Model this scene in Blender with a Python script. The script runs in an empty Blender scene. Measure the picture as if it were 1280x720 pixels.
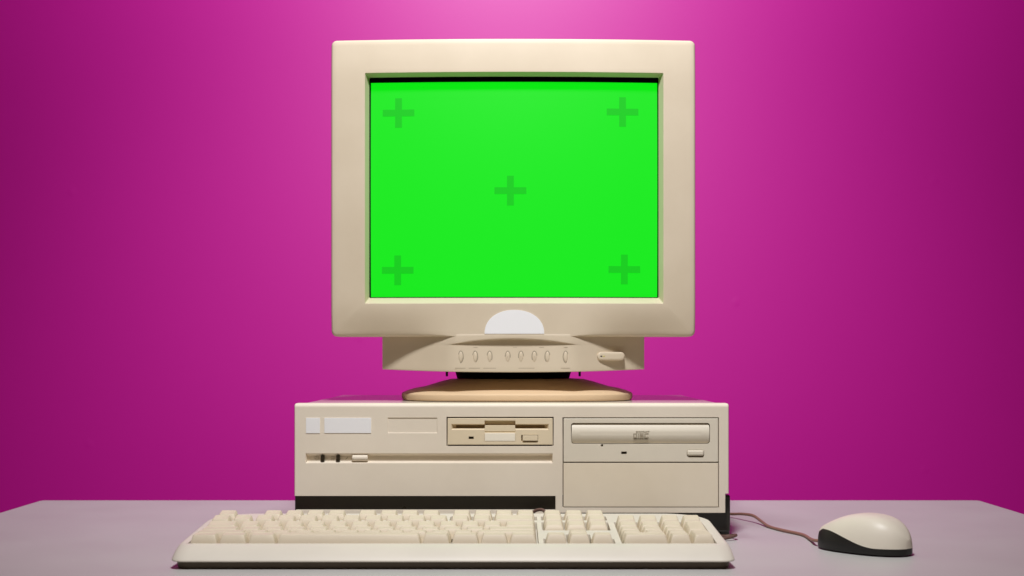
import bpy, bmesh, math
from mathutils import Vector, Matrix
R = math.radians
scene = bpy.context.scene
COL = scene.collection
H = 0.1775            # eye height above the tabletop (z = 0)
F = 1793.0            # focal length in photo pixels (1280 wide)

def P(px, py, D):     # photo pixel at depth D -> world point, used to size things
    return Vector(((px-640)*D/F, D, H-(py-448)*D/F))
def PX(px, D): return (px-640)*D/F
def PZ(py, D): return H-(py-448)*D/F
def sstep(a, b, t):
    t = max(0.0, min(1.0, (t-a)/(b-a))); return t*t*(3-2*t)

# ------------------------------------------------------------ materials
def plastic(name, col, rough=0.42, spec=0.5, var=0.05, bump=0.05, bscale=900.0, warm=None):
    m = bpy.data.materials.new(name); m.use_nodes = True
    nt = m.node_tree; b = nt.nodes['Principled BSDF']
    tc = nt.nodes.new('ShaderNodeTexCoord')
    n = nt.nodes.new('ShaderNodeTexNoise'); n.inputs['Scale'].default_value = 9.0
    n.inputs['Detail'].default_value = 5.0; n.inputs['Roughness'].default_value = 0.6
    nt.links.new(tc.outputs['Object'], n.inputs['Vector'])
    r = nt.nodes.new('ShaderNodeValToRGB')
    lo = [c*(1-var) for c in col]; hi = [min(1, c*(1+var)) for c in col]
    if warm: lo = [lo[0]*1.0, lo[1]*0.985, lo[2]*(1-warm)]
    r.color_ramp.elements[0].position = 0.3; r.color_ramp.elements[1].position = 0.7
    r.color_ramp.elements[0].color = (*lo, 1); r.color_ramp.elements[1].color = (*hi, 1)
    nt.links.new(n.outputs['Fac'], r.inputs['Fac'])
    nt.links.new(r.outputs['Color'], b.inputs['Base Color'])
    n2 = nt.nodes.new('ShaderNodeTexNoise'); n2.inputs['Scale'].default_value = bscale
    n2.inputs['Detail'].default_value = 2.0
    nt.links.new(tc.outputs['Object'], n2.inputs['Vector'])
    bp = nt.nodes.new('ShaderNodeBump'); bp.inputs['Strength'].default_value = bump
    bp.inputs['Distance'].default_value = 0.0004
    nt.links.new(n2.outputs['Fac'], bp.inputs['Height'])
    nt.links.new(bp.outputs['Normal'], b.inputs['Normal'])
    # uneven gloss from handling
    mr = nt.nodes.new('ShaderNodeMapRange'); mr.inputs['To Min'].default_value = rough-0.05
    mr.inputs['To Max'].default_value = rough+0.07
    nt.links.new(n.outputs['Fac'], mr.inputs['Value']); nt.links.new(mr.outputs['Result'], b.inputs['Roughness'])
    b.inputs['Specular IOR Level'].default_value = spec
    return m

def emitter(name, base, em, strength=1.0, rough=0.3):
    m = bpy.data.materials.new(name); m.use_nodes = True
    b = m.node_tree.nodes['Principled BSDF']
    b.inputs['Base Color'].default_value = (*base, 1); b.inputs['Roughness'].default_value = rough
    b.inputs['Specular IOR Level'].default_value = 0.22; b.inputs['Emission Color'].default_value = (*em, 1); b.inputs['Emission Strength'].default_value = strength
    return m

M = {}
M['monitor']  = plastic('monitor_plastic', (0.665, 0.567, 0.43), 0.52, 0.45, warm=0.04)
M['stand']    = plastic('stand_plastic', (0.76, 0.56, 0.35), 0.5, 0.3)
M['case']     = plastic('case_plastic', (0.80, 0.715, 0.59), 0.5, 0.35, warm=0.03)
M['cover']    = plastic('case_paint', (0.66, 0.60, 0.51), 0.16, 0.7, bump=0.0)
M['floppy']   = plastic('floppy_plastic', (0.77, 0.65, 0.46), 0.48, 0.35)
M['floppyl']  = plastic('floppy_label_plastic', (0.90, 0.83, 0.69), 0.45, 0.35)
M['cd']       = plastic('drive_plastic', (0.75, 0.68, 0.555), 0.45, 0.4)
M['keyb']     = plastic('keyboard_plastic', (0.72, 0.66, 0.565), 0.45, 0.4)
M['key']      = plastic('keycap_plastic', (0.71, 0.61, 0.465), 0.52, 0.35)
M['mouse']    = plastic('mouse_plastic', (0.76, 0.69, 0.575), 0.42, 0.4)
M['kbase_shade']    = plastic('keyboard_base_shade', (0.10, 0.075, 0.05), 0.5, 0.3)  # shade under the keyboard put into the colour
M['black']    = plastic('black_plastic', (0.012, 0.011, 0.010), 0.42, 0.4)
M['dark']     = plastic('dark_metal', (0.022, 0.018, 0.014), 0.28, 0.6)
M['gasket']   = plastic('matt_black', (0.003, 0.003, 0.003), 0.7, 0.1)
M['white']    = plastic('white_sticker', (0.88, 0.88, 0.89), 0.55, 0.3, var=0.01, bump=0.0)
M['whiteg']   = plastic('grey_white_sticker', (0.88, 0.87, 0.87), 0.55, 0.3, var=0.01, bump=0.0)
M['cord']     = plastic('cord_rubber', (0.30, 0.15, 0.11), 0.5, 0.4)
M['kcord']    = plastic('keyboard_cord_rubber', (0.13, 0.07, 0.055), 0.45, 0.4)
M['ink']      = plastic('grey_print', (0.36, 0.31, 0.23), 0.6, 0.2, bump=0.0)
M['inks']     = plastic('faint_print', (0.50, 0.42, 0.31), 0.6, 0.2, bump=0.0)
M['led']      = plastic('led_window', (0.03, 0.022, 0.012), 0.3, 0.5, bump=0.0)
M['ledy']     = plastic('led_lens', (0.55, 0.48, 0.10), 0.3, 0.5, bump=0.0)
M['green']    = emitter('screen_green', (0.005, 0.008, 0.006), (0.003, 0.82, 0.007), 1.0, 0.45)
M['mark']     = emitter('screen_mark_green', (0.005, 0.008, 0.006), (0.003, 0.61, 0.008), 1.0, 0.45)

def wall_mat():
    m = bpy.data.materials.new('magenta_paint'); m.use_nodes = True
    nt = m.node_tree; b = nt.nodes['Principled BSDF']
    b.inputs['Roughness'].default_value = 0.46
    b.inputs['Specular IOR Level'].default_value = 0.75
    tc = nt.nodes.new('ShaderNodeTexCoord')
    sx_ = nt.nodes.new('ShaderNodeSeparateXYZ'); cb_ = nt.nodes.new('ShaderNodeCombineXYZ')
    nt.links.new(tc.outputs['Object'], sx_.inputs[0]); nt.links.new(sx_.outputs['X'], cb_.inputs['X']); nt.links.new(sx_.outputs['Z'], cb_.inputs['Y'])
    n = nt.nodes.new('ShaderNodeTexNoise'); n.inputs['Scale'].default_value = 1.3; n.inputs['Detail'].default_value = 3
    nt.links.new(tc.outputs['Object'], n.inputs['Vector'])
    r = nt.nodes.new('ShaderNodeValToRGB')
    r.color_ramp.elements[0].color = (0.69, 0.0004, 0.37, 1); r.color_ramp.elements[1].color = (0.73, 0.0006, 0.395, 1)
    nt.links.new(n.outputs['Fac'], r.inputs['Fac'])
    # roller texture and a few small filled dents
    n2 = nt.nodes.new('ShaderNodeTexNoise'); n2.inputs['Scale'].default_value = 120; n2.inputs['Detail'].default_value = 3
    nt.links.new(tc.outputs['Object'], n2.inputs['Vector'])
    v = nt.nodes.new('ShaderNodeTexVoronoi'); v.voronoi_dimensions = '2D'; v.inputs['Scale'].default_value = 2.3
    nt.links.new(cb_.outputs[0], v.inputs['Vector'])
    mr = nt.nodes.new('ShaderNodeMapRange'); mr.inputs['From Min'].default_value = 0.004; mr.inputs['From Max'].default_value = 0.020
    mr.inputs['To Min'].default_value = 1.0; mr.inputs['To Max'].default_value = 0.0
    nt.links.new(v.outputs['Distance'], mr.inputs['Value'])
    b1 = nt.nodes.new('ShaderNodeBump'); b1.inputs['Strength'].default_value = 0.04; b1.inputs['Distance'].default_value = 0.001
    nt.links.new(n2.outputs['Fac'], b1.inputs['Height'])
    b2 = nt.nodes.new('ShaderNodeBump'); b2.inputs['Strength'].default_value = 0.10; b2.inputs['Distance'].default_value = 0.002
    nt.links.new(mr.outputs['Result'], b2.inputs['Height']); nt.links.new(b1.outputs['Normal'], b2.inputs['Normal'])
    nt.links.new(b2.outputs['Normal'], b.inputs['Normal'])
    nt.links.new(r.outputs['Color'], b.inputs['Base Color'])
    return m
M['wall'] = wall_mat()
M['table'] = plastic('tabletop_laminate', (0.52, 0.505, 0.49), 0.42, 0.5, var=0.03, bump=0.08, bscale=500)

# ------------------------------------------------------------ mesh helpers
def smooth_by_angle(bm, ang=32):
    bm.normal_update()
    for f in bm.faces: f.smooth = True
    for e in bm.edges:
        if len(e.link_faces) == 2:
            e.smooth = e.link_faces[0].normal.angle(e.link_faces[1].normal, 0) < R(ang)

def obj(name, bm, mat, parent=None, ang=32, recalc=True, wn=True):
    if recalc: bmesh.ops.recalc_face_normals(bm, faces=bm.faces)
    smooth_by_angle(bm, ang)
    me = bpy.data.meshes.new(name); bm.to_mesh(me); bm.free()
    for m in (mat if isinstance(mat, (list, tuple)) else [mat]): me.materials.append(m)
    o = bpy.data.objects.new(name, me); COL.objects.link(o)
    if parent:
        o.parent = parent
        if parent.type == 'EMPTY': o.matrix_parent_inverse = Matrix.Translation(parent.location).inverted()
    if wn:
        md = o.modifiers.new('normals', 'WEIGHTED_NORMAL'); md.keep_sharp = True; md.weight = 100
    return o

def thing(name, label, cat, loc, group=None):
    o = bpy.data.objects.new(name, None); COL.objects.link(o); o.location = loc
    o.empty_display_size = 0.05
    o['label'] = label; o['category'] = cat
    if group: o['group'] = group
    return o

def hexa(bm, a, b):
    """frustum between two 4-point rings"""
    va = [bm.verts.new(p) for p in a]; vb = [bm.verts.new(p) for p in b]
    bm.faces.new(va); bm.faces.new(vb[::-1])
    for i in range(4):
        j = (i+1) % 4
        bm.faces.new((va[i], vb[i], vb[j], va[j]))
    return va+vb

def rect(x0, x1, z0, z1, D): return [(x0, D, z0), (x1, D, z0), (x1, D, z1), (x0, D, z1)]

def box(x0, x1, y0, y1, z0, z1, bev=0.0, seg=2):
    bm = bmesh.new(); hexa(bm, rect(x0, x1, z0, z1, y0), rect(x0, x1, z0, z1, y1))
    if bev: bmesh.ops.bevel(bm, geom=bm.edges[:], offset=bev, segments=seg, affect='EDGES', profile=0.5)
    return bm

def prect(x0, y0, x1, y1, D, Dp=None):   # pixel rect (measured on plane Dp) set at depth D
    Dp = Dp or D
    return rect(PX(x0, Dp), PX(x1, Dp), PZ(y1, Dp), PZ(y0, Dp), D)

def pbox(x0, y0, x1, y1, D0, D1, bev=0.0, seg=2, Dp=None):
    Dp = Dp or D0
    return box(PX(x0, Dp), PX(x1, Dp), D0, D1, PZ(y1, Dp), PZ(y0, Dp), bev, seg)

def loft(bm, rings, cap0=False, cap1=False, closed=True):
    vs = [[bm.verts.new(p) for p in r] for r in rings]
    n = len(rings[0])
    for a, b in zip(vs, vs[1:]):
        for i in range(n if closed else n-1):
            j = (i+1) % n
            bm.faces.new((a[i], a[j], b[j], b[i]))
    if cap0: bm.faces.new(vs[0][::-1])
    if cap1: bm.faces.new(vs[-1])
    return vs

def rr(x0, x1, z0, z1, r, nc=5, ns=20, rs=None):
    """rounded rect points, anticlockwise from bottom-left corner; rs = 4 radii (bl, br, tr, tl)"""
    rs = rs or (r, r, r, r)
    cs = [(x0+rs[0], z0+rs[0], 180, rs[0]), (x1-rs[1], z0+rs[1], 270, rs[1]), (x1-rs[2], z1-rs[2], 0, rs[2]), (x0+rs[3], z1-rs[3], 90, rs[3])]
    pts = []
    for k, (cx, cz, a0, rad) in enumerate(cs):
        arc = [(cx+rad*math.cos(R(a0+90*i/nc)), cz+rad*math.sin(R(a0+90*i/nc))) for i in range(nc+1)]
        pts += arc
        nx = cs[(k+1) % 4]
        s = arc[-1]; e = (nx[0]+nx[3]*math.cos(R(nx[2])), nx[1]+nx[3]*math.sin(R(nx[2])))
        pts += [(s[0]+(e[0]-s[0])*i/ns, s[1]+(e[1]-s[1])*i/ns) for i in range(1, ns)]
    return pts

def cut(o, cutters):
    """boolean difference, baked into the mesh"""
    for c in cutters:
        bmesh.ops.recalc_face_normals(c, faces=c.faces)
        me = bpy.data.meshes.new('cutter'); c.to_mesh(me); c.free()
        co = bpy.data.objects.new('cutter', me); COL.objects.link(co)
        md = o.modifiers.new('b', 'BOOLEAN'); md.operation = 'DIFFERENCE'; md.solver = 'EXACT'; md.object = co
        bpy.context.view_layer.update()
        dg = bpy.context.evaluated_depsgraph_get()
        nm = bpy.data.meshes.new_from_object(o.evaluated_get(dg))
        o.modifiers.clear(); o.data = nm
        bpy.data.objects.remove(co)

def finish(o, bev=0.0003, ang=32, seg=2):
    """tiny edge rounding after booleans"""
    bm = bmesh.new(); bm.from_mesh(o.data)
    bmesh.ops.remove_doubles(bm, verts=bm.verts, dist=1e-6)
    bmesh.ops.dissolve_limit(bm, angle_limit=R(0.5), verts=bm.verts, edges=bm.edges)
    smooth_by_angle(bm, ang); bm.to_mesh(o.data); bm.free()
    if bev:
        md = o.modifiers.new('edge', 'BEVEL'); md.width = bev; md.segments = seg; md.limit_method = 'ANGLE'; md.angle_limit = R(38)
        md.harden_normals = False
        bpy.context.view_layer.update()
        dg = bpy.context.evaluated_depsgraph_get()
        nm = bpy.data.meshes.new_from_object(o.evaluated_get(dg))
        o.modifiers.clear(); o.data = nm
        bm = bmesh.new(); bm.from_mesh(o.data); smooth_by_angle(bm, 50); bm.to_mesh(o.data); bm.free()
        md = o.modifiers.new('normals', 'WEIGHTED_NORMAL'); md.keep_sharp = True; md.weight = 100

def catmull(pts, n=10):
    pts = [Vector(p) for p in pts]; out = []
    for i in range(len(pts)-1):
        p0 = pts[max(i-1, 0)]; p1 = pts[i]; p2 = pts[i+1]; p3 = pts[min(i+2, len(pts)-1)]
        for k in range(n):
            t = k/n
            out.append(0.5*((2*p1)+(p2-p0)*t+(2*p0-5*p1+4*p2-p3)*t*t+(3*p1-p0-3*p2+p3)*t**3))
    out.append(pts[-1]); return out

def tube(pts, rad, n=10, seg=8):
    path = catmull(pts, n); bm = bmesh.new(); rings = []
    up = Vector((0, 0, 1))
    for i, p in enumerate(path):
        t = (path[min(i+1, len(path)-1)]-path[max(i-1, 0)]).normalized()
        s = t.cross(up)
        if s.length < 1e-4: s = Vector((1, 0, 0))
        s.normalize(); u = s.cross(t)
        rings.append([p+rad*(math.cos(2*math.pi*k/seg)*s+math.sin(2*math.pi*k/seg)*u) for k in range(seg)])
    loft(bm, rings, True, True); return bm

def text_mesh(s, size, loc, depth=0.0001, xscale=1.0):
    cu = bpy.data.curves.new('t', 'FONT'); cu.body = s; cu.size = size; cu.extrude = depth
    cu.align_x = 'CENTER'; cu.align_y = 'CENTER'
    o = bpy.data.objects.new('t', cu); COL.objects.link(o)
    bpy.context.view_layer.update()
    me = bpy.data.meshes.new_from_object(o.evaluated_get(bpy.context.evaluated_depsgraph_get()))
    bpy.data.objects.remove(o)
    bm = bmesh.new(); bm.from_mesh(me)
    bm.transform(Matrix.Translation(loc) @ Matrix.Rotation(R(90), 4, 'X') @ Matrix.Scale(xscale, 4, (1, 0, 0)))
    return bm

# ------------------------------------------------------------ setting
bm = box(-3.2, 3.2, 2.40, 2.46, -0.9, 2.6)
w = obj('wall', bm, M['wall']); w['kind'] = 'structure'

t = thing('table', 'long grey laminate desk top carrying the computer, keyboard and mouse', 'table', (0, 1.48, -0.026))
TX0, TX1, TY0, TY1 = -0.591, 0.586, 1.167, 1.797
prof = [(0.004, -0.026), (0.001, -0.023), (0.0, -0.020), (0.0, -0.004), (0.0005, -0.0018), (0.0018, -0.0004), (0.004, 0.0)]
bm = bmesh.new()
loft(bm, [[(x, y, z) for x, y in rr(TX0+i, TX1-i, TY0+i, TY1-i, 0.006, 4, 2)] for i, z in prof], True, True)
obj('tabletop', bm, M['table'], t)

# ------------------------------------------------------------ desktop computer case
pc = thing('desktop_computer', 'beige horizontal desktop computer case with floppy and disc drives, under the monitor', 'computer', (0, 1.6, 0))
DC = 1.420
CX0, CX1 = PX(368, DC), PX(911, DC)
CZ0, CZ1 = PZ(641.3, DC), PZ(504.3, DC)
# front bezel: rounded top edge, recesses cut in
prof = []
bm = bmesh.new()
def bez_ring(i, D, top): return [(x, D, z) for x, z in rr(CX0+i, CX1-i, CZ0+i*0.5, CZ1-top, 0.0015, 3, 2)]
loft(bm, [bez_ring(0.0012, DC, 0.0040), bez_ring(0.0004, DC+0.0003, 0.0024), bez_ring(0.0, DC+0.0010, 0.0012), bez_ring(0, DC+0.0022, 0.0003), bez_ring(0, DC+0.004, 0.0), bez_ring(0, DC+0.018, 0.0)], True, True)
bez = obj('front_bezel', bm, M['case'], pc)
def fr(f, b, D0, D1):
    bm = bmesh.new(); hexa(bm, prect(*f, D0-0.0, DC), prect(*b, D1, DC)); return bm
cuts = [
    fr((381.6, 566.2, 691, 579.2), (383.6, 569.8, 689.6, 577.0), DC-0.0008, DC+0.0045),      # long groove
    fr((484, 521.6, 547, 541.6), (485, 522.6, 546, 541.0), DC-0.0005, DC+0.0008),    # blank nameplate recess
    pbox(558.2, 521.2, 692, 557.6, DC-0.01, DC+0.012, Dp=DC),                         # floppy opening
    pbox(703.2, 521.8, 898.6, 634.4, DC-0.01, DC+0.012, Dp=DC),                         # drive bay
    pbox(350, 620, 694.5, 660, DC-0.01, DC+0.03, Dp=DC),                             # air intake
    pbox(906.6, 617, 930, 660, DC-0.01, DC+0.03, Dp=DC),                             # right lower notch
]
cut(bez, cuts); finish(bez, 0.0004)

# metal cover behind it
CB = 1.795
bm = bmesh.new()
loft(bm, [[(x, D, z) for x, z in rr(CX0+0.0015+i, CX1-0.0015-i, 0.0415+i, CZ1-0.0012-i, 0.003, 3, 2)] for i, D in ((0, DC+0.0175), (0, CB-0.004), (0.003, CB))], True, True)
obj('cover', bm, M['cover'], pc)
# dark chassis base
obj('base', box(CX0-0.0012, PX(912.6, DC+0.012), DC+0.010, CB-0.01, 0.0045, 0.0414, 0.002, 3), M['dark'], pc)
for fx in (CX0+0.004, PX(900.5, 1.43)):
    for fy in (DC+0.016, CB-0.06):
        bm = bmesh.new()
        loft(bm, [[(x, y, z) for x, y in rr(fx+i, fx+0.0105-i, fy+i, fy+0.03-i, 0.003, 4, 1)] for i, z in ((0.0012, 0.0), (0.0, 0.0012), (0.0, 0.0045), (0.0, 0.006))], True, True)
        obj('foot', bm, M['dark'], pc)
# rail below the air intake, set back
obj('intake_rail', pbox(369.5, 637.3, 695.5, 646, DC+0.0055, DC+0.0097, 0.0004, Dp=DC+0.005), M['case'], pc)
# column right of the intake gets its cheek
# white blanked badges
obj('badge', pbox(382.5, 522.4, 400, 541.6, DC-0.0006, DC+0.001, 0.0002, Dp=DC), M['whiteg'], pc)
obj('badge', pbox(405.5, 522.4, 464, 541.4, DC-0.0006, DC+0.001, 0.0002, Dp=DC), M['whiteg'], pc)
# leds, symbols and power switch in the groove
for x in (403, 422.3):
    obj('led', pbox(x-2.2, 569.2, x+2.2, 576.6, DC+0.001, DC+0.0052, 0.0002, Dp=DC), M['led'], pc)
sw = bmesh.new()
pts = []
rings = []
for x, s in ((440, 0.8), (440.8, 0.96), (442, 1), (457.5, 1), (458.7, 0.96), (459.5, 0.8)):
    rings.append([(PX(x, DC), DC+0.0035-0.0042*s*math.cos(a), PZ(572.5, DC)+0.0036*s*math.sin(a)) for a in [2*math.pi*k/20 for k in range(20)]])
loft(sw, rings, True, True)
obj('power_switch', sw, M['case'], pc)
def ringmark(cx, cy, r, D, wd=0.00022, Dp=DC, n=20, sq=1.0):
    bm = bmesh.new(); c = P(cx, cy, Dp)
    a = [(c.x+r*math.cos(2*math.pi*k/n), D, c.z+sq*r*math.sin(2*math.pi*k/n)) for k in range(n)]
    b = [(c.x+(r-wd)*math.cos(2*math.pi*k/n), D, c.z+sq*(r-wd)*math.sin(2*math.pi*k/n)) for k in range(n)]
    loft(bm, [a, b]); return bm
def strip(bm, x0, z0, x1, z1, D, wd):
    d = Vector((x1-x0, 0, z1-z0)); nn = Vector((-d.z, 0, d.x)).normalized()*wd/2
    v = [bm.verts.new(Vector(p)+s) for p, s in (((x0, D, z0), nn), ((x1, D, z1), nn), ((x1, D, z1), -nn), ((x0, D, z0), -nn))]
    bm.faces.new(v)
bm = ringmark(395.3, 572.6, 0.0021, DC+0.0042)
c = P(395.3, 572.6, DC); strip(bm, c.x, c.z+0.0002, c.x, c.z+0.0018, DC+0.0042, 0.0003)
obj('print', bm, M['ink'], pc)
bm = ringmark(415.2, 572.6, 0.0019, DC+0.0042, sq=0.35)
c = P(415.2, 572.6, DC)
for dz in (0.0013, -0.0013): strip(bm, c.x-0.0018, c.z+dz, c.x+0.0018, c.z+dz, DC+0.0042, 0.0003)
obj('print', bm, M['ink'], pc)
bm = bmesh.new(); c = P(433, 573, DC); strip(bm, c.x-0.0013, c.z-0.0014, c.x+0.0013, c.z+0.0014, DC+0.0042, 0.0004)
obj('print', bm, M['ink'], pc)

# floppy drive
fd = obj('floppy_drive', pbox(559.4, 522.7, 690.9, 555.9, DC-0.0008, DC+0.013, 0.0006, Dp=DC), M['floppy'], pc)
def fr2(f, b, D0, D1):
    bm = bmesh.new(); hexa(bm, prect(*f, D0, DC), prect(*b, D1, DC)); return bm
cut(fd, [
    fr2((564, 529.8, 686, 537.4), (567, 531.5, 683, 535.0), DC-0.0011, DC+0.0035),
    fr2((605.6, 525.6, 644.4, 532), (606.4, 526.4, 643.6, 532), DC-0.0011, DC+0.0045),
    pbox(605.6, 531, 644.4, 551.6, DC-0.01, DC+0.0012, Dp=DC),
    pbox(585.8, 545.6, 592.2, 548.8, DC-0.01, DC+0.001, Dp=DC),
    pbox(651.5, 543.6, 672.6, 552.2, DC-0.01, DC+0.003, Dp=DC),
])
finish(fd, 0.0002)
obj('slot_lip', pbox(606, 531.6, 644, 539.2, DC+0.0004, DC+0.006, 0.0004, Dp=DC), M['floppy'], fd)
obj('slot_plate', pbox(606, 541.3, 644, 551.2, DC-0.0010, DC+0.003, 0.0003, Dp=DC), M['floppyl'], fd)
obj('slot', pbox(570, 531.8, 681, 534.8, DC+0.0028, DC+0.0034, Dp=DC), plastic('slot_shutter', (0.22, 0.14, 0.06), 0.5, 0.3), fd)
obj('eject_button', pbox(653.2, 544.2, 672.2, 550.8, DC-0.0022, DC+0.003, 0.0004, Dp=DC), M['floppy'], fd)
obj('led', pbox(586.1, 545.9, 591.9, 548.5, DC+0.0002, DC+0.002, Dp=DC), M['led'], fd)

# disc drive
cd = obj('disc_drive', pbox(704.4, 523.0, 897.6, 577.4, DC-0.0006, DC+0.013, 0.0006, Dp=DC), M['cd'], pc)
bmc = bmesh.new()
loft(bmc, [[(x, D, z) for x, z in rr(PX(713.7, DC), PX(887.3, DC), PZ(554.8, DC), PZ(528.8, DC), 0.0026, 4, 2)] for D in (DC-0.01, DC+0.004)], True, True)
bmb = bmesh.new()
loft(bmb, [[(x, D, z) for x, z in rr(PX(858.5, DC), PX(880.1, DC), PZ(571.2, DC), PZ(562.3, DC), 0.002, 4, 2)] for D in (DC-0.01, DC+0.003)], True, True)
bmh = bmesh.new()
c = P(752.5, 556.7, DC)
loft(bmh, [[(c.x+0.0012*math.cos(a), D, c.z+0.0012*math.sin(a)) for a in [2*math.pi*k/14 for k in range(14)]] for D in (DC-0.01, DC+0.006)], True, True)
cut(cd, [bmc, bmb, bmh, pbox(776.6, 564.4, 783.4, 567.6, DC-0.01, DC+0.0012, Dp=DC)])
finish(cd, 0.0002)
# tray front: convex from top to bottom
bm = bmesh.new()
x0, x1, z0, z1 = PX(714.6, DC), PX(886.5, DC), PZ(553.9, DC), PZ(529.7, DC)
zc = (z0+z1)/2; hh = (z1-z0)/2
rings = []
for k in range(13):
    u = math.sin(math.pi/2*(k/12))              # 0 centre .. 1 rim
    s = u
    ring = []
    for x, z in rr(x0, x1, z0, z1, 0.0024, 5, 10):
        zz = zc+(z-zc)*s if True else z
        xx = (x0+x1)/2+(x-(x0+x1)/2)*((x1-x0)/2-hh*(1-s))/((x1-x0)/2)
        v = (zz-zc)/hh
        ring.append((xx, DC-0.0019+0.0034*v*v+(0.0006 if k == 12 else 0), zz))
    rings.append(ring)
rings.append([(x, DC+0.003, z) for x, z in rr(x0, x1, z0, z1, 0.0024, 5, 10)])
loft(bm, rings[1:], True, True)
tray = obj('disc_tray', bm, M['cd'], cd, ang=50)
# compact disc mark
cz = PZ(543.3, DC)
cx = PX(801, DC)
bm = bmesh.new()
for k in range(2): pass
LY = DC-0.00215
def blk(bm, x0, x1, z0, z1): hexa(bm, rect(cx+x0, cx+x1, cz+z0, cz+z1, LY), rect(cx+x0, cx+x1, cz+z0, cz+z1, LY+0.001))
u = 0.00100
# d
blk(bm, -7.6*u, -5.0*u, -3.0*u, -2.2*u); blk(bm, -7.6*u, -6.7*u, -2.2*u, 1.2*u); blk(bm, -6.7*u, -5.0*u, 0.5*u, 1.2*u); blk(bm, -5.0*u, -4.0*u, -3.0*u, 3.6*u)
# i
blk(bm, -3.1*u, -2.2*u, -3.0*u, 1.2*u)
# s
blk(bm, -1.4*u, 2.6*u, -3.0*u, -2.2*u); blk(bm, 1.6*u, 2.6*u, -2.2*u, -0.9*u); blk(bm, -1.4*u, 2.6*u, -0.9*u, -0.2*u); blk(bm, -1.4*u, -0.4*u, -0.2*u, 0.6*u); blk(bm, -1.4*u, 2.6*u, 0.6*u, 1.3*u)
# c
blk(bm, 3.4*u, 4.4*u, -3.0*u, 1.3*u); blk(bm, 4.4*u, 7.6*u, -3.0*u, -2.2*u); blk(bm, 4.4*u, 7.6*u, 0.6*u, 1.3*u)
lo = obj('disc_mark', bm, M['ink'], tray)
obj('disc_mark', text_mesh('COMPACT', 0.0026, (cx+0.0022, LY+0.0004, cz+0.0027), 0.0004), M['ink'], tray)
obj('disc_mark', text_mesh('DIGITAL AUDIO', 0.0019, (cx, LY+0.0009, cz-0.0044), 0.0005), M['ink'], tray)
# eject button
bm = bmesh.new()
rings = []
for i, D in ((0.0018, DC-0.0024), (0.0009, DC-0.0022), (0.0003, DC-0.0015), (0, DC-0.0006), (0, DC+0.003)):
    rings.append([(x, D, z) for x, z in rr(PX(858.8, DC)+i, PX(879.8, DC)-i, PZ(569.6, DC)+i, PZ(562.6, DC)-i, max(0.0016-i, 0.0003), 4, 3)])
loft(bm, rings, True, True)
obj('eject_button', bm, M['cd'], cd, ang=50)
obj('led', pbox(777, 564.8, 783, 567.3, DC+0.0002, DC+0.002, Dp=DC), M['led'], cd)
# blank bay cover
obj('bay_cover', pbox(704.3, 578.7, 897.7, 633.5, DC-0.0002, DC+0.013, 0.0005, Dp=DC), plastic('bay_plastic', (0.80, 0.705, 0.56), 0.5, 0.35, warm=0.05), pc)

# ------------------------------------------------------------ monitor
mo = thing('crt_monitor', 'beige tube monitor with bright green screen standing on the computer case', 'monitor', (0, 1.6, CZ1))
MX0, MX1 = PX(413.6, 1.508), PX(869.6, 1.508)
MZ0, MZ1 = PZ(420.6, 1.508), PZ(49.4, 1.508)
MXC = (MX0+MX1)/2
OX0, OX1 = PX(456.5, 1.506), PX(829, 1.506)
OZ0, OZ1 = PZ(379.2, 1.506), PZ(91.8, 1.506)
IX0, IX1 = PX(461.7, 1.518), PX(823, 1.518)
IZ0, IZ1 = PZ(372.6, 1.518), PZ(97.3, 1.518)
def faceD(x, z):
    d = 1.4985+0.0095*((x-MXC)/0.19)**2
    tt = max(0.0, (OZ0-0.004-z)/(OZ0-0.004-MZ0))
    d += 0.0095*sstep(0.060, 0.125, abs(x-MXC))*tt**1.6*(1-0.55*sstep(0.15, 0.19, abs(x-MXC)))
    e = max(0.0, (z-(MZ1-0.05))/0.05); d += 0.003*e**2
    return d
NS = 30
def mix(a, b, t): return [(p[0]+(q[0]-p[0])*t, p[1]+(q[1]-p[1])*t) for p, q in zip(a, b)]
def cen(x, z):   # 1 in the middle of the lower edge, where the face runs on into the control panel
    return (1-sstep(0.055, 0.085, abs(x-MXC))) if z < MZ0+0.006 else 0.0
outer = rr(MX0, MX1, MZ0, MZ1, 0.0058, 6, NS)
def inset(i, r=0.0058): return rr(MX0+i, MX1-i, MZ0+i, MZ1-i, max(r-i, 0.001), 6, NS)
opening = rr(OX0, OX1, OZ0, OZ1, 0.0012, 6, NS)
inner = rr(IX0, IX1, IZ0, IZ1, 0.0012, 6, NS)
rings = []
rings.append([(x, 1.545, z) for x, z in outer])
rings.append([(x, faceD(x, z)+0.006, z) for x, z in outer])
for i, dd in ((0.0, 0.0035), (0.0004, 0.0018), (0.0012, 0.0007), (0.0028, 0.0)):
    o2 = inset(i)
    rings.append([(x, faceD(x, z)+dd*(1-cen(x, z)), z-i*cen(x, z)) for x, z in o2])
base_r = inset(0.0028)
for t_ in (0.1, 0.22, 0.36, 0.52, 0.68, 0.84, 0.96):
    rings.append([(x, faceD(x, z), z) for x, z in mix(base_r, opening, t_)])
rings.append([(x, faceD(x, z)+0.0001, z) for x, z in mix(base_r, opening, 0.99)])
rings.append([(x, faceD(x, z)+0.0006, z) for x, z in opening])
rings.append([(x, faceD(x, OZ1-0.02)+0.0125, z) for x, z in inner])
bm = bmesh.new(); loft(bm, rings)
bezel = obj('bezel', bm, M['monitor'], mo, ang=40, recalc=False)
bm = bmesh.new()
g2 = rr(IX0-0.0004, IX1+0.0004, IZ0-0.0004, IZ1+0.0004, 0.001, 6, NS)
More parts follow.
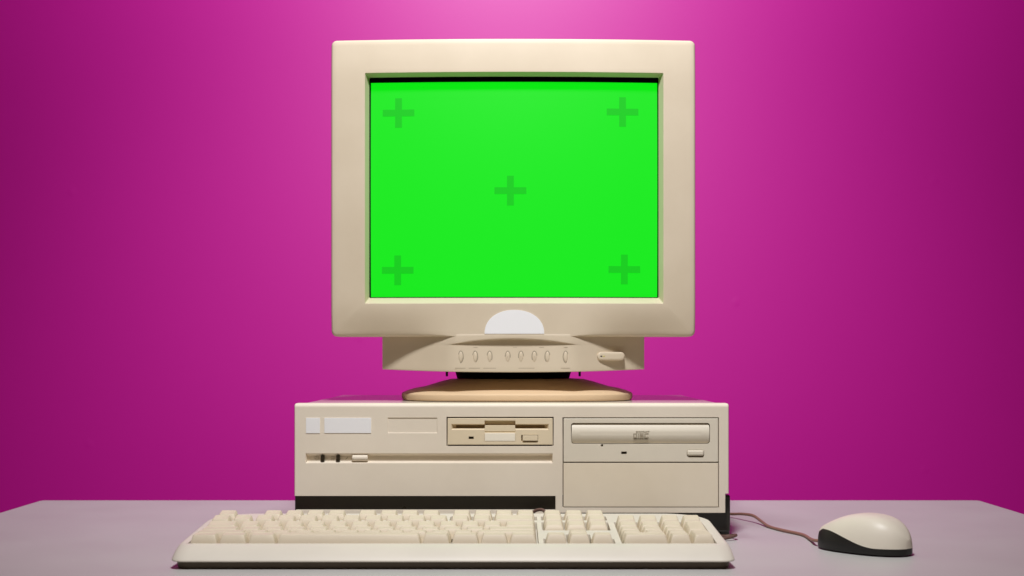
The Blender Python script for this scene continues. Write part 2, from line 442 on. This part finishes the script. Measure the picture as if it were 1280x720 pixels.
loft(bm, [[(x, faceD(x, OZ1-0.02)+0.0120, z) for x, z in rr(IX0-0.002, IX1+0.002, IZ0-0.002, IZ1+0.002, 0.001, 6, NS)],
          [(x, faceD(x, OZ1-0.02)+0.0127, z) for x, z in g2], [(x, 1.545, z) for x, z in g2]])
obj('screen_surround', bm, M['gasket'], mo, recalc=False)
# rear housing
rings = []
for i, D in ((0.004, 1.5445), (0.006, 1.56), (0.014, 1.58), (0.040, 1.70), (0.065, 1.84), (0.075, 1.90), (0.085, 1.905)):
    rings.append([(x, D, z) for x, z in rr(MX0+i, MX1-i, MZ0+min(i, 0.03), MZ1-i, 0.012, 5, 6)])
bm = bmesh.new(); loft(bm, rings, True, True)
obj('rear_housing', bm, M['monitor'], mo)
# picture tube: green raster with black border, gently curved
GX0, GX1, GZ0, GZ1 = PX(463.6, 1.521), PX(821.6, 1.521), PZ(371.2, 1.516), PZ(102.9, 1.518)
def glassD(x, z): return 1.5137+0.0062*((x-MXC)/0.15)**2+0.0020*((z-(GZ0+GZ1)/2)/0.11)**2
bm = bmesh.new()
xs = [GX0-0.010, GX0]+[GX0+(GX1-GX0)*i/30 for i in range(1, 30)]+[GX1, GX1+0.010]
zs = [GZ0-0.010, GZ0]+[GZ0+(GZ1-GZ0)*i/20 for i in range(1, 20)]+[GZ1, GZ1+0.010]
g = [[bm.verts.new((x, glassD(x, z), z)) for x in xs] for z in zs]
for j in range(len(zs)-1):
    for i in range(len(xs)-1):
        f = bm.faces.new((g[j][i], g[j][i+1], g[j+1][i+1], g[j+1][i]))
        f.material_index = 0 if (0 < i < len(xs)-2 and 0 < j < len(zs)-2) else 1
screen = obj('screen', bm, [M['green'], M['gasket']], mo, recalc=False)
for cx_, cy_ in ((498, 141), (778.3, 139.8), (638, 238.8), (497, 337.8), (780.6, 336.8)):
    bm = bmesh.new(); c = P(cx_, cy_, 1.517)
    a, b, wv = 0.0168, 0.0157, 0.0036
    for x0, x1, z0, z1 in ((-a, -wv, -wv, wv), (-wv, wv, -wv, wv), (wv, a, -wv, wv), (-wv, wv, wv, b), (-wv, wv, -b, -wv)):
        bm.faces.new([bm.verts.new((c.x+x, glassD(c.x+x, c.z+z)-0.0003, c.z+z)) for x, z in ((x0, z0), (x1, z0), (x1, z1), (x0, z1))])
    bmesh.ops.remove_doubles(bm, verts=bm.verts, dist=1e-6)
    obj('cross_mark', bm, M['mark'], screen)
# blank half-disc badge under the screen
bm = bmesh.new()
hx, hz, ha, hb = PX(643, 1.499), PZ(417.2, 1.499), 37.2*1.499/F, 29.8*1.499/F
front = []; n = 28
for k in range(n+1):
    a = math.pi*k/n
    sx = math.copysign(abs(math.cos(a))**0.93, math.cos(a)); sz = abs(math.sin(a))**0.93
    front.append((hx+ha*sx, hz+hb*sz))
r0 = [(x, faceD(x, z)-0.0007, z) for x, z in front]
r1 = [(hx+(x-hx)*1.006, faceD(x, z)-0.0004, z) for x, z in front]
r2 = [(hx+(x-hx)*1.006, faceD(x, z)+0.001, z) for x, z in front]
loft(bm, [r2, r1, r0], False, False)
vs = [bm.verts.new(p) for p in r0]; c0 = bm.verts.new((hx, faceD(hx, hz)-0.0007, hz))
for i in range(n): bm.faces.new((c0, vs[i], vs[i+1]))
obj('badge', bm, M['white'], mo)

# control panel: runs on from the face in the middle, falls back to the sides, with a hooded arch
QX0, QX1 = PX(477.3, 1.535), PX(806, 1.535)
PXC = PX(641, 1.5)
ZB = PZ(465.4, 1.500)
ZT = MZ0+0.002
def panD(x, z):
    ax = abs(x-MXC)
    d = faceD(MXC, MZ0)+0.0095*(min(ax, 0.075)/0.19)**2
    d += 0.036*max(0, (ax-0.060)/0.07)**1.15 if ax > 0.062 else 0
    return d
AH = 81.5*1.5/F
def arch(x):          # height of the hood's lip
    s = (x-PXC)/AH
    return PZ(431.6, 1.5)+(7.8*1.5/F)*(1-s*s) if abs(s) < 1 else PZ(431.6, 1.5)
def recess(x):
    s = (x-PXC)/AH
    return 0.0062*(1-s*s) if abs(s) < 1 else 0.0
N = 72
xs = [QX0+(QX1-QX0)*i/N for i in range(N+1)]
cols = []
for x in xs:
    e = abs(x-MXC)/((QX1-QX0)/2)
    zb = ZB+0.0028*e**2
    a = arch(x); r = recess(x)
    col = [(x, panD(x, 0)+0.03, ZT+0.004), (x, max(panD(x, 0), faceD(x, ZT+0.003))+0.0012, ZT+0.003)]
    for t_ in (0, 0.3, 0.6, 0.85): col.append((x, panD(x, 0)-0.0002+0.0*t_, ZT+(a+0.0006-ZT)*t_))
    col.append((x, panD(x, 0), a+0.0006))
    col.append((x, panD(x, 0)+min(0.0006, r), a))
    col.append((x, panD(x, 0)+r*0.92, a+0.0002*(r > 0)))
    col.append((x, panD(x, 0)+r, a-0.0005))
    for t_ in (0.15, 0.35, 0.6, 0.85): col.append((x, panD(x, 0)+r*(1-0.25*t_), a-0.0005+(zb+0.0012-a+0.0005)*t_))
    col.append((x, panD(x, 0)+r*0.75, zb+0.0012))
    col.append((x, panD(x, 0)+r*0.75+0.0005, zb+0.0003))
    col.append((x, panD(x, 0)+r*0.75+0.0016, zb))
    col.append((x, 1.60, zb+0.004))
    cols.append(col)
bm = bmesh.new()
vs = [[bm.verts.new(p) for p in c] for c in cols]
for a, b in zip(vs, vs[1:]):
    for k in range(len(a)-1): bm.faces.new((a[k], b[k], b[k+1], a[k+1]))
for side in (vs[0], vs[-1]):
    bm.faces.new(side if side is vs[0] else side[::-1])
bmesh.ops.remove_doubles(bm, verts=bm.verts, dist=1e-7)
panel = obj('control_panel', bm, M['monitor'], mo, ang=35)
# oval buttons
def teardrop(cx, cz, wd, ht, D, prot, mat, name):
    bm = bmesh.new(); rings = []
    n = 24
    for s, d in ((0.15, -prot), (0.5, -prot*0.92), (0.8, -prot*0.65), (0.96, -prot*0.2), (1.0, 0.002)):
        ring = []
        for k in range(n):
            a = 2*math.pi*k/n
            zz = math.sin(a)
            ww = math.cos(a)*(1.0 if zz > 0 else (1-0.35*zz*zz))
            ring.append((cx+wd/2*s*ww, D+d, cz+ht/2*s*zz))
        rings.append(ring)
    loft(bm, rings, True, True)
    return obj(name, bm, mat, panel, ang=60)
def halo(cx, cz, wd, ht, D):
    bm = bmesh.new(); n = 24; out = []; inn = []
    for k in range(n):
        a = 2*math.pi*k/n; zz = math.sin(a); ww = math.cos(a)*(1.0 if zz > 0 else (1-0.35*zz*zz))
        out.append((cx+(wd/2+0.0007)*ww, D, cz+(ht/2+0.0007)*zz)); inn.append((cx+wd/2*0.9*ww, D, cz+ht/2*0.9*zz))
    loft(bm, [out, inn]); return bm
for i, bx in enumerate((576, 594, 612, 634.7, 651.3, 668, 684.3, 707)):
    x = PX(bx, 1.503); r = recess(x)*0.9
    D = panD(x, 0)+r
    zc_ = PZ(446.2, D)
    obj('button_gap', halo(x, zc_, 0.0049, 0.0118, D-0.00025), M['ink'], panel)
    b = teardrop(x, zc_, 0.0049, 0.0118, D, 0.0011, M['monitor'], 'button')
    if 3 <= i <= 4 or i == 5:
        bm = bmesh.new(); bmesh.ops.create_uvsphere(bm, u_segments=8, v_segments=6, radius=0.00045)
        bm.transform(Matrix.Translation((x, D-0.0011, zc_+0.0002))); obj('button_dot', bm, M['inks'], b)
# faint printed marks above and below the buttons
def dash(x0, x1, y, th=0.0004, D=None):
    bm = bmesh.new(); n = max(2, int((x1-x0)/3)); prev = None
    for i in range(n+1):
        x = PX(x0+(x1-x0)*i/n, 1.503); z = PZ(y, 1.503)
        D = panD(x, 0)+recess(x)*(0.82 if y > 455 else 0.99)-0.00035
        cur = (bm.verts.new((x, D, z-th)), bm.verts.new((x, D, z+th)))
        if prev: bm.faces.new((prev[0], cur[0], cur[1], prev[1]))
        prev = cur
    return bm
for a, b in ((569, 582), (586, 600), (604, 620), (648, 668), (701, 712)):
    obj('print', dash(a, b, 460.3), M['inks'], panel)
for a, b in ((592, 597), (641, 646.5), (674, 680), (704.5, 709.5)):
    obj('print', dash(a, b, 434.2, 0.0003), M['inks'], panel)
# power button: a stadium reaching over the falling surface
bm = bmesh.new(); rings = []
bx0, bx1 = PX(746.8, 1.507), PX(781.2, 1.517); bz0, bz1 = PZ(450.6, 1.51), PZ(439.9, 1.51)
def pd(x): return panD(bx0, 0)+ (x-bx0)/(bx1-bx0)*0.0065
for i, d in ((0.0030, -0.0020), (0.0014, -0.0019), (0.0005, -0.0014), (0.0, -0.0006), (0.0, 0.020)):
    rings.append([(x, pd(x)+d, z) for x, z in rr(bx0+i, bx1-i, bz0+i, bz1-i, 0.0044-i, 6, 6)])
loft(bm, rings, True, True)
pb = obj('power_button', bm, M['monitor'], panel, ang=50)
bm = bmesh.new(); bmesh.ops.create_uvsphere(bm, u_segments=12, v_segments=8, radius=0.0011)
bm.transform(Matrix.Translation((PX(751.6, 1.507), pd(PX(751.6, 1.507))-0.0017, PZ(445.3, 1.507))) @ Matrix.Diagonal((1.4, 0.6, 0.7, 1)))
obj('led', bm, M['led'], pb)
bm = bmesh.new(); bmesh.ops.create_uvsphere(bm, u_segments=12, v_segments=8, radius=0.0009)
bm.transform(Matrix.Translation((PX(755, 1.507), pd(PX(755, 1.507))-0.0017, PZ(445.3, 1.507))) @ Matrix.Diagonal((1.6, 0.6, 0.9, 1)))
obj('led', bm, M['ledy'], pb)
# two small black pegs under the panel
for bx in (558.6, 724.6):
    bm = bmesh.new(); x = PX(bx, 1.53)
    bmesh.ops.create_cone(bm, cap_ends=True, segments=12, radius1=0.0012, radius2=0.0014, depth=0.009)
    bm.transform(Matrix.Translation((x, 1.53, PZ(470.4, 1.53)+0.0045))); obj('peg', bm, M['gasket'], mo)
# swivel stand: dark neck on a shallow dome
SC = Vector((PX(646.3, 1.592), 1.592, CZ1-0.0009))
NX = PX(641.5, 1.59)
bm = bmesh.new(); rings = []
n = 72
for z, rx, ry in ((PZ(475.2, 1.60)-0.004, 0.0625, 0.056), (PZ(475.2, 1.60), 0.0632, 0.058), (PZ(466, 1.60), 0.0655, 0.060), (PZ(460, 1.60), 0.067, 0.060)):
    rings.append([(NX+rx*math.cos(2*math.pi*k/n), 1.630+(ry-0.006)*math.sin(2*math.pi*k/n), z) for k in range(n)])
loft(bm, rings, True, True); obj('neck', bm, M['gasket'], mo)
bm = bmesh.new(); rings = []
RA, RB, SY = 0.1285, 0.118, 1.624
def sup(a, e=3.0):
    c, q = math.cos(a), math.sin(a)
    return math.copysign(abs(c)**(2/e), c), math.copysign(abs(q)**(2/e), q)
for z, r in ((0.0, 0.975), (0.0006, 0.99), (0.0020, 0.997), (0.0062, 1.0), (0.0076, 0.995), (0.0086, 0.98), (0.0104, 0.945), (0.0120, 0.90), (0.0138, 0.82), (0.0172, 0.73), (0.0202, 0.655), (0.0222, 0.59), (0.0228, 0.5), (0.0228, 0.3)):
    e = 3.4 if r > 0.8 else 2.6
    rings.append([(SC.x+RA*r*sup(2*math.pi*k/n, e)[0], SY+RB*r*sup(2*math.pi*k/n, e)[1], SC.z+z) for k in range(n)])
loft(bm, rings, True, True)
obj('stand_base', bm, M['stand'], mo, ang=45)

# ------------------------------------------------------------ keyboard
kb = thing('keyboard', 'wide beige keyboard lying at the front edge of the desk', 'keyboard', (-0.05, 1.29, 0))
KX0, KX1, KD0, KD1 = -0.2880, 0.1884, 1.203, 1.377
def kring(ix, i0, i1, zf, rf, rb):
    pts = rr(KX0+ix, KX1-ix, KD0+i0, KD1-i1, 0, 8, 14, rs=(rf, rf, rb, rb))
    return [(x, y, zf(y) if callable(zf) else zf) for x, y in pts]
deck = lambda y: 0.0193+(y-1.222)*0.0662
sl = lambda off: (lambda y: deck(y)-off)
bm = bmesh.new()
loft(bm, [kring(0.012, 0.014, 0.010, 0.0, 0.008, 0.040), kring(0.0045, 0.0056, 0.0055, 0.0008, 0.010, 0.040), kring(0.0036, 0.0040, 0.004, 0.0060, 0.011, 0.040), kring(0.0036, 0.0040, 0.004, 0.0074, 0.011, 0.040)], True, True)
obj('shaded_bottom_shell', bm, M['kbase_shade'], kb, ang=40)  # lower shell, coloured dark to stand in for the shade beneath the front edge
rings = [kring(0.0024, 0.0024, 0.0024, 0.0064, 0.011, 0.040), kring(0.0006, 0.0006, 0.0006, 0.0065, 0.012, 0.041), kring(0.0, 0.0, 0.0, 0.0071, 0.012, 0.041)]
def side(ix, i0, i1, k, rf, rb):   # blend from lower edge to deck height
    return kring(ix, i0, i1, lambda y: 0.0072+k*(deck(max(y, 1.222))-0.0072), rf, rb)
rings += [side(0.0, 0.0006, 0, 0.10, 0.012, 0.041), side(0.0006, 0.0035, 0.0006, 0.34, 0.013, 0.041), side(0.0014, 0.0080, 0.0014, 0.61, 0.014, 0.041),
          side(0.0028, 0.0130, 0.0028, 0.85, 0.014, 0.040), side(0.0045, 0.0170, 0.0045, 0.97, 0.013, 0.039), side(0.0060, 0.0194, 0.0060, 1.0, 0.012, 0.038)]
bm = bmesh.new(); loft(bm, rings, True, True)
body = obj('keyboard_body', bm, M['keyb'], kb, ang=40)
U = 0.0199; K0 = -0.2765; YR = [1.2262+U*i for i in range(5)]+[1.3362]
def X(u): return K0+U*u
wells = []
def well(u0, u1, r0, r1):
    y0 = YR[r0]-0.0009; y1 = YR[r1]+U+0.0009-0.0002
    bm = bmesh.new()
    x0, x1 = X(u0)-0.0008, X(u1)+0.0008
    hexa(bm, [(x0, y0, deck(y0)-0.0075), (x1, y0, deck(y0)-0.0075), (x1, y1, deck(y1)-0.0075), (x0, y1, deck(y1)-0.0075)],
         [(x0, y0, 0.06), (x1, y0, 0.06), (x1, y1, 0.06), (x0, y1, 0.06)])
    wells.append(bm)
FU = [0.0, 2.13, 3.13, 4.13, 5.13, 6.58, 7.58, 8.58, 9.58, 11.02, 12.02, 13.02, 14.02]
NAV = 15.3; NUM = 18.66
well(0, 15, 0, 4); well(NAV, NAV+3, 3, 4); well(NAV, NAV+3, 0, 0); well(NAV+1, NAV+2, 1, 1); well(NUM, NUM+4, 0, 4)
well(0, 1, 5, 5); well(FU[1], FU[4]+1, 5, 5); well(FU[5], FU[8]+1, 5, 5); well(FU[9], FU[12]+1, 5, 5); well(NAV, NAV+3, 5, 5)
cut(body, wells); finish(body, 0.0004, 40)
# keycaps: top front / back heights per row, tops slightly dished
ZF = [0.0267, 0.0270, 0.0272, 0.0281, 0.0311, 0.0326]
ZK = [0.0272, 0.0270, 0.0277, 0.0302, 0.0335, 0.0347]
cache = {}
def key(u, wu, row, tall=False, name='key'):
    kid = (wu, row, tall)
    if kid not in cache:
        bm = bmesh.new()
        w_ = U*wu-0.0009; h_ = U*(2 if tall else 1)-0.0009
        y0 = YR[row]
        r2 = row+1 if tall else row
        zb0 = deck(y0)-0.0042; zb1 = deck(y0+h_)-0.0042
        sx = 0.0025; sf = 0.0030; sb = 0.0026
        zf, zk = ZF[row]-0.0003, ZK[r2]-0.0003
        def lv(t_, ins, n=6):
            # ring at fraction t_ of the height, extra inset
            x0 = sx*t_+ins; x1 = w_-sx*t_-ins; a = sf*t_+ins; b = h_-sb*t_-ins
            pts = rr(x0, x1, a, b, 0.0006+0.0008*t_, 3, 4)
            out = []
            for x, y in pts:
                f = (y-a)/(b-a)
                z0 = zb0+(zb1-zb0)*f; z1 = zf+(zk-zf)*f
                out.append((x, y, z0+(z1-z0)*t_))
            return out
        rings = [lv(0, 0), lv(0.5, -0.0002), lv(0.93, 0), lv(1.0, 0.0005)]
        top = rings[-1]
        # dish
        cx_ = w_/2; xs_ = [p[0] for p in top]; a = (max(xs_)-min(xs_))/2
        dish = 0.0004 if wu < 5 else -0.0006
        if wu >= 5:
            ys_ = [p[1] for p in top]; yc = sum(ys_)/len(ys_); b = (max(ys_)-min(ys_))/2
        def dished(ins, k):
            out = []
            for x, y, z in lv(1.0, ins):
                if wu < 5: dz = -dish*(1-min(1, abs(x-cx_)/a)**2)
                else: dz = 0.0005*(1-min(1, abs(y-yc)/b)**2)
                out.append((x, y, z+dz*k))
            return out
        rings += [dished(0.0009, 0.9)]
        vv = loft(bm, rings, True, False)
        # inner top as strips along x for the dish
        last = vv[-1]
        bmesh.ops.contextual_create(bm, geom=last)
        me = bpy.data.meshes.new('key')
        bmesh.ops.recalc_face_normals(bm, faces=bm.faces); smooth_by_angle(bm, 33)
        bmesh.ops.triangulate(bm, faces=[f for f in bm.faces if len(f.verts) > 4])
        bm.to_mesh(me); bm.free(); me.materials.append(M['key'])
        cache[kid] = me
    o = bpy.data.objects.new(name, cache[kid]); COL.objects.link(o)
    o.location = (X(u)+0.00045, YR[row], 0); o.location -= kb.location
    o.parent = kb
    # tiny wear-and-tear tilt
    return o
for u in FU: key(u, 1, 5)
for k in range(3): key(NAV+k, 1, 5)
for k in range(13): key(k, 1, 4)
key(13, 2, 4, name='backspace_key')
for k in range(3): key(NAV+k, 1, 4); key(NAV+k, 1, 3)
key(0, 1.5, 3, name='tab_key')
for k in range(12): key(1.5+k, 1, 3)
key(13.5, 1.5, 3)
key(0, 1.75, 2, name='caps_lock_key')
for k in range(11): key(1.75+k, 1, 2)
key(12.75, 2.25, 2, name='enter_key')
key(0, 2.25, 1, name='shift_key')
for k in range(10): key(2.25+k, 1, 1)
key(12.25, 2.75, 1, name='shift_key')
key(NAV+1, 1, 1, name='arrow_key')
uu = 0
for wu in (1.25, 1.25, 1.25): key(uu, wu, 0); uu += wu
key(uu, 6.25, 0, name='space_bar'); uu += 6.25
for wu in (1.25, 1.25, 1.25, 1.25): key(uu, wu, 0); uu += wu
for k in range(3): key(NAV+k, 1, 0, name='arrow_key')
for k in range(4): key(NUM+k, 1, 4)
for k in range(3):
    key(NUM+k, 1, 3); key(NUM+k, 1, 2); key(NUM+k, 1, 1)
key(NUM+3, 1, 2, True, name='plus_key'); key(NUM, 2, 0); key(NUM+2, 1, 0); key(NUM+3, 1, 0, True, name='enter_key')
# status light window
# (plain deck above the number pad, as photographed)
bm = tube([(0.036, 1.372, 0.018), (0.034, 1.383, 0.026), (0.029, 1.392, 0.0306), (0.020, 1.397, 0.027), (0.012, 1.400, 0.012), (0.022, 1.402, 0.0030), (0.06, 1.400, 0.0018),
           (0.14, 1.398, 0.0018), (0.195, 1.393, 0.0018), (0.2110, 1.3965, 0.0030), (0.2190, 1.403, 0.0045), (0.2165, 1.4125, 0.0030), (0.206, 1.418, 0.0018), (0.19, 1.44, 0.0018), (0.16, 1.6, 0.0018), (0.12, 1.775, 0.0018)], 0.0016)
obj('cord', bm, M['kcord'], kb)

# ------------------------------------------------------------ mouse
ms = thing('computer_mouse', 'rounded beige mouse with black sides at the right of the desk', 'computer mouse', (0.3235, 1.318, 0))
L, W, HT = 0.0950, 0.0530, 0.0358
ang = R(180-48)
ax = Vector((math.cos(ang), math.sin(ang), 0)); sd = Vector((-ax.y, ax.x, 0))
def hw(s):   # half width along the length, s = 0 nose, 1 tail
    return W/2*(max(0, 1-abs((s-0.56)/0.56)**3.6)**0.5 if s < 0.56 else max(0, 1-abs((s-0.56)/0.44)**2.25)**0.5)*(0.86+0.14*sstep(0, 0.5, s))
def top(s):
    if s < 0.56: return (0.0185+(HT-0.0185)*math.sin(math.pi/2*(s/0.56))**1.05)*(1-0.45*(1-sstep(0, 0.05, s))**2)
    return HT*max(0, 1-((s-0.56)/0.47)**2.7)**0.5
def split(s):
    return 0.0072+0.0120*(1-sstep(0.20, 0.80, s))*(0.55+0.45*sstep(0, 0.14, s))
NS_, NT = 44, 18
def xsec(s, frac):
    """frac 0 bottom edge .. 1 crest"""
    a = frac*math.pi/2
    tp = top(s); h0 = 0.0015
    y = math.cos(a)**0.6*hw(s)*(1.0+0.0*a); z = h0+(tp-h0)*math.sin(a)**0.95
    # body bellies out slightly above the base
    return y*(0.965+0.035*min(1, z/0.008)), z
def grid(which):
    bm = bmesh.new(); rows = []
    for i in range(NS_+1):
        t_ = i/NS_; s = 0.5-0.5*math.cos(math.pi*t_); s = 0.004+0.992*s
        # find frac where z = split
        zs_ = min(split(s), top(s)*0.90)
        lo, hi = 0, 1
        for _ in range(30):
            mid = (lo+hi)/2
            if xsec(s, mid)[1] < zs_: lo = mid
            else: hi = mid
        fs = lo
        row = []
        if which == 'cover': fr_ = [fs+(1-fs)*k/NT for k in range(NT+1)]
        else: fr_ = [fs*k/8 for k in range(9)]
        for sgn in (1, -1):
            seq = fr_ if sgn == 1 else (fr_[::-1][1:] if which == 'cover' else fr_[::-1])
            for f_ in seq:
                y, z = xsec(s, f_)
                if which == 'base' : y *= 0.992
                row.append(Vector(ms.location)+ax*(L*(0.5-s))+sd*(sgn*y)+Vector((0, 0, z)))
        rows.append(row)
    vs = [[bm.verts.new(p) for p in r] for r in rows]
    n = len(rows[0])
    for a, b in zip(vs, vs[1:]):
        for k in range(n-1):
            if which == 'base' and k == n//2-1: continue
            bm.faces.new((a[k], a[k+1], b[k+1], b[k]))
    if which == 'base':
        for a, b in zip(vs, vs[1:]): bm.faces.new((a[0], b[0], b[-1], a[-1]))
    for r in (vs[0], vs[-1]):
        try: bm.faces.new(r)
        except Exception: pass
    return bm
obj('cover', grid('cover'), M['mouse'], ms, ang=60, wn=False)
obj('base', grid('base'), M['black'], ms, ang=60, wn=False)
nose = Vector(ms.location)+ax*(L*0.5)
bm = tube([nose-ax*0.006+Vector((0, 0, 0.0062)), nose+ax*0.005+Vector((-0.001, 0, 0.0052)), (0.2895, 1.390, 0.0024), (0.2895, 1.430, 0.0018), (0.2766, 1.467, 0.0018), (0.2686, 1.500, 0.0018), (0.2650, 1.528, 0.0045), (0.2600, 1.548, 0.0078),
           (0.2520, 1.572, 0.0070), (0.2430, 1.600, 0.0040), (0.225, 1.64, 0.0018), (0.20, 1.72, 0.0018), (0.13, 1.785, 0.0018)], 0.0016, 10, 10)
obj('cord', bm, M['cord'], ms)

# ------------------------------------------------------------ light
wd = bpy.data.worlds.new('World'); scene.world = wd; wd.use_nodes = True
wd.node_tree.nodes['Background'].inputs['Color'].default_value = (1.0, 0.50, 0.20, 1)
wd.node_tree.nodes['Background'].inputs['Strength'].default_value = 0.045
ld = bpy.data.lights.new('key_lamp', 'SPOT'); ld.energy = 73; ld.color = (0.985, 0.985, 1.0)
ld.shadow_soft_size = 0.09; ld.spot_size = R(82); ld.spot_blend = 1.0
lo_ = bpy.data.objects.new('key_lamp', ld); COL.objects.link(lo_)
lo_.location = (0.0, 0.74, 1.22)
lo_.rotation_euler = (Vector((0.0, 1.56, 0.15))-lo_.location).to_track_quat('-Z', 'Y').to_euler()

bl = bpy.data.lights.new('wall_lamp', 'SPOT'); bl.energy = 55; bl.color = (0.90, 0.92, 0.97)
bl.shadow_soft_size = 0.08; bl.spot_size = R(144); bl.spot_blend = 1.0
bo = bpy.data.objects.new('wall_lamp', bl); COL.objects.link(bo)
bo.location = (0.0, 1.50, 1.36)
bo.rotation_euler = (Vector((0.0, 2.40, 0.74))-bo.location).to_track_quat('-Z', 'Y').to_euler()

# ------------------------------------------------------------ camera
cd_ = bpy.data.cameras.new('camera'); co = bpy.data.objects.new('camera', cd_); COL.objects.link(co)
co.location = (0, 0, H); co.rotation_euler = (R(90), 0, 0)
cd_.sensor_width = 36; cd_.lens = F/1280*36; cd_.shift_y = 88/1280
cd_.clip_start = 0.05; cd_.clip_end = 50
cd_.dof.use_dof = True; cd_.dof.focus_distance = 1.45; cd_.dof.aperture_fstop = 11
scene.camera = co
scene.view_settings.view_transform = 'Standard'; scene.view_settings.look = 'None'
scene.view_settings.exposure = 0; scene.view_settings.gamma = 1
scene.cycles.max_bounces = 8
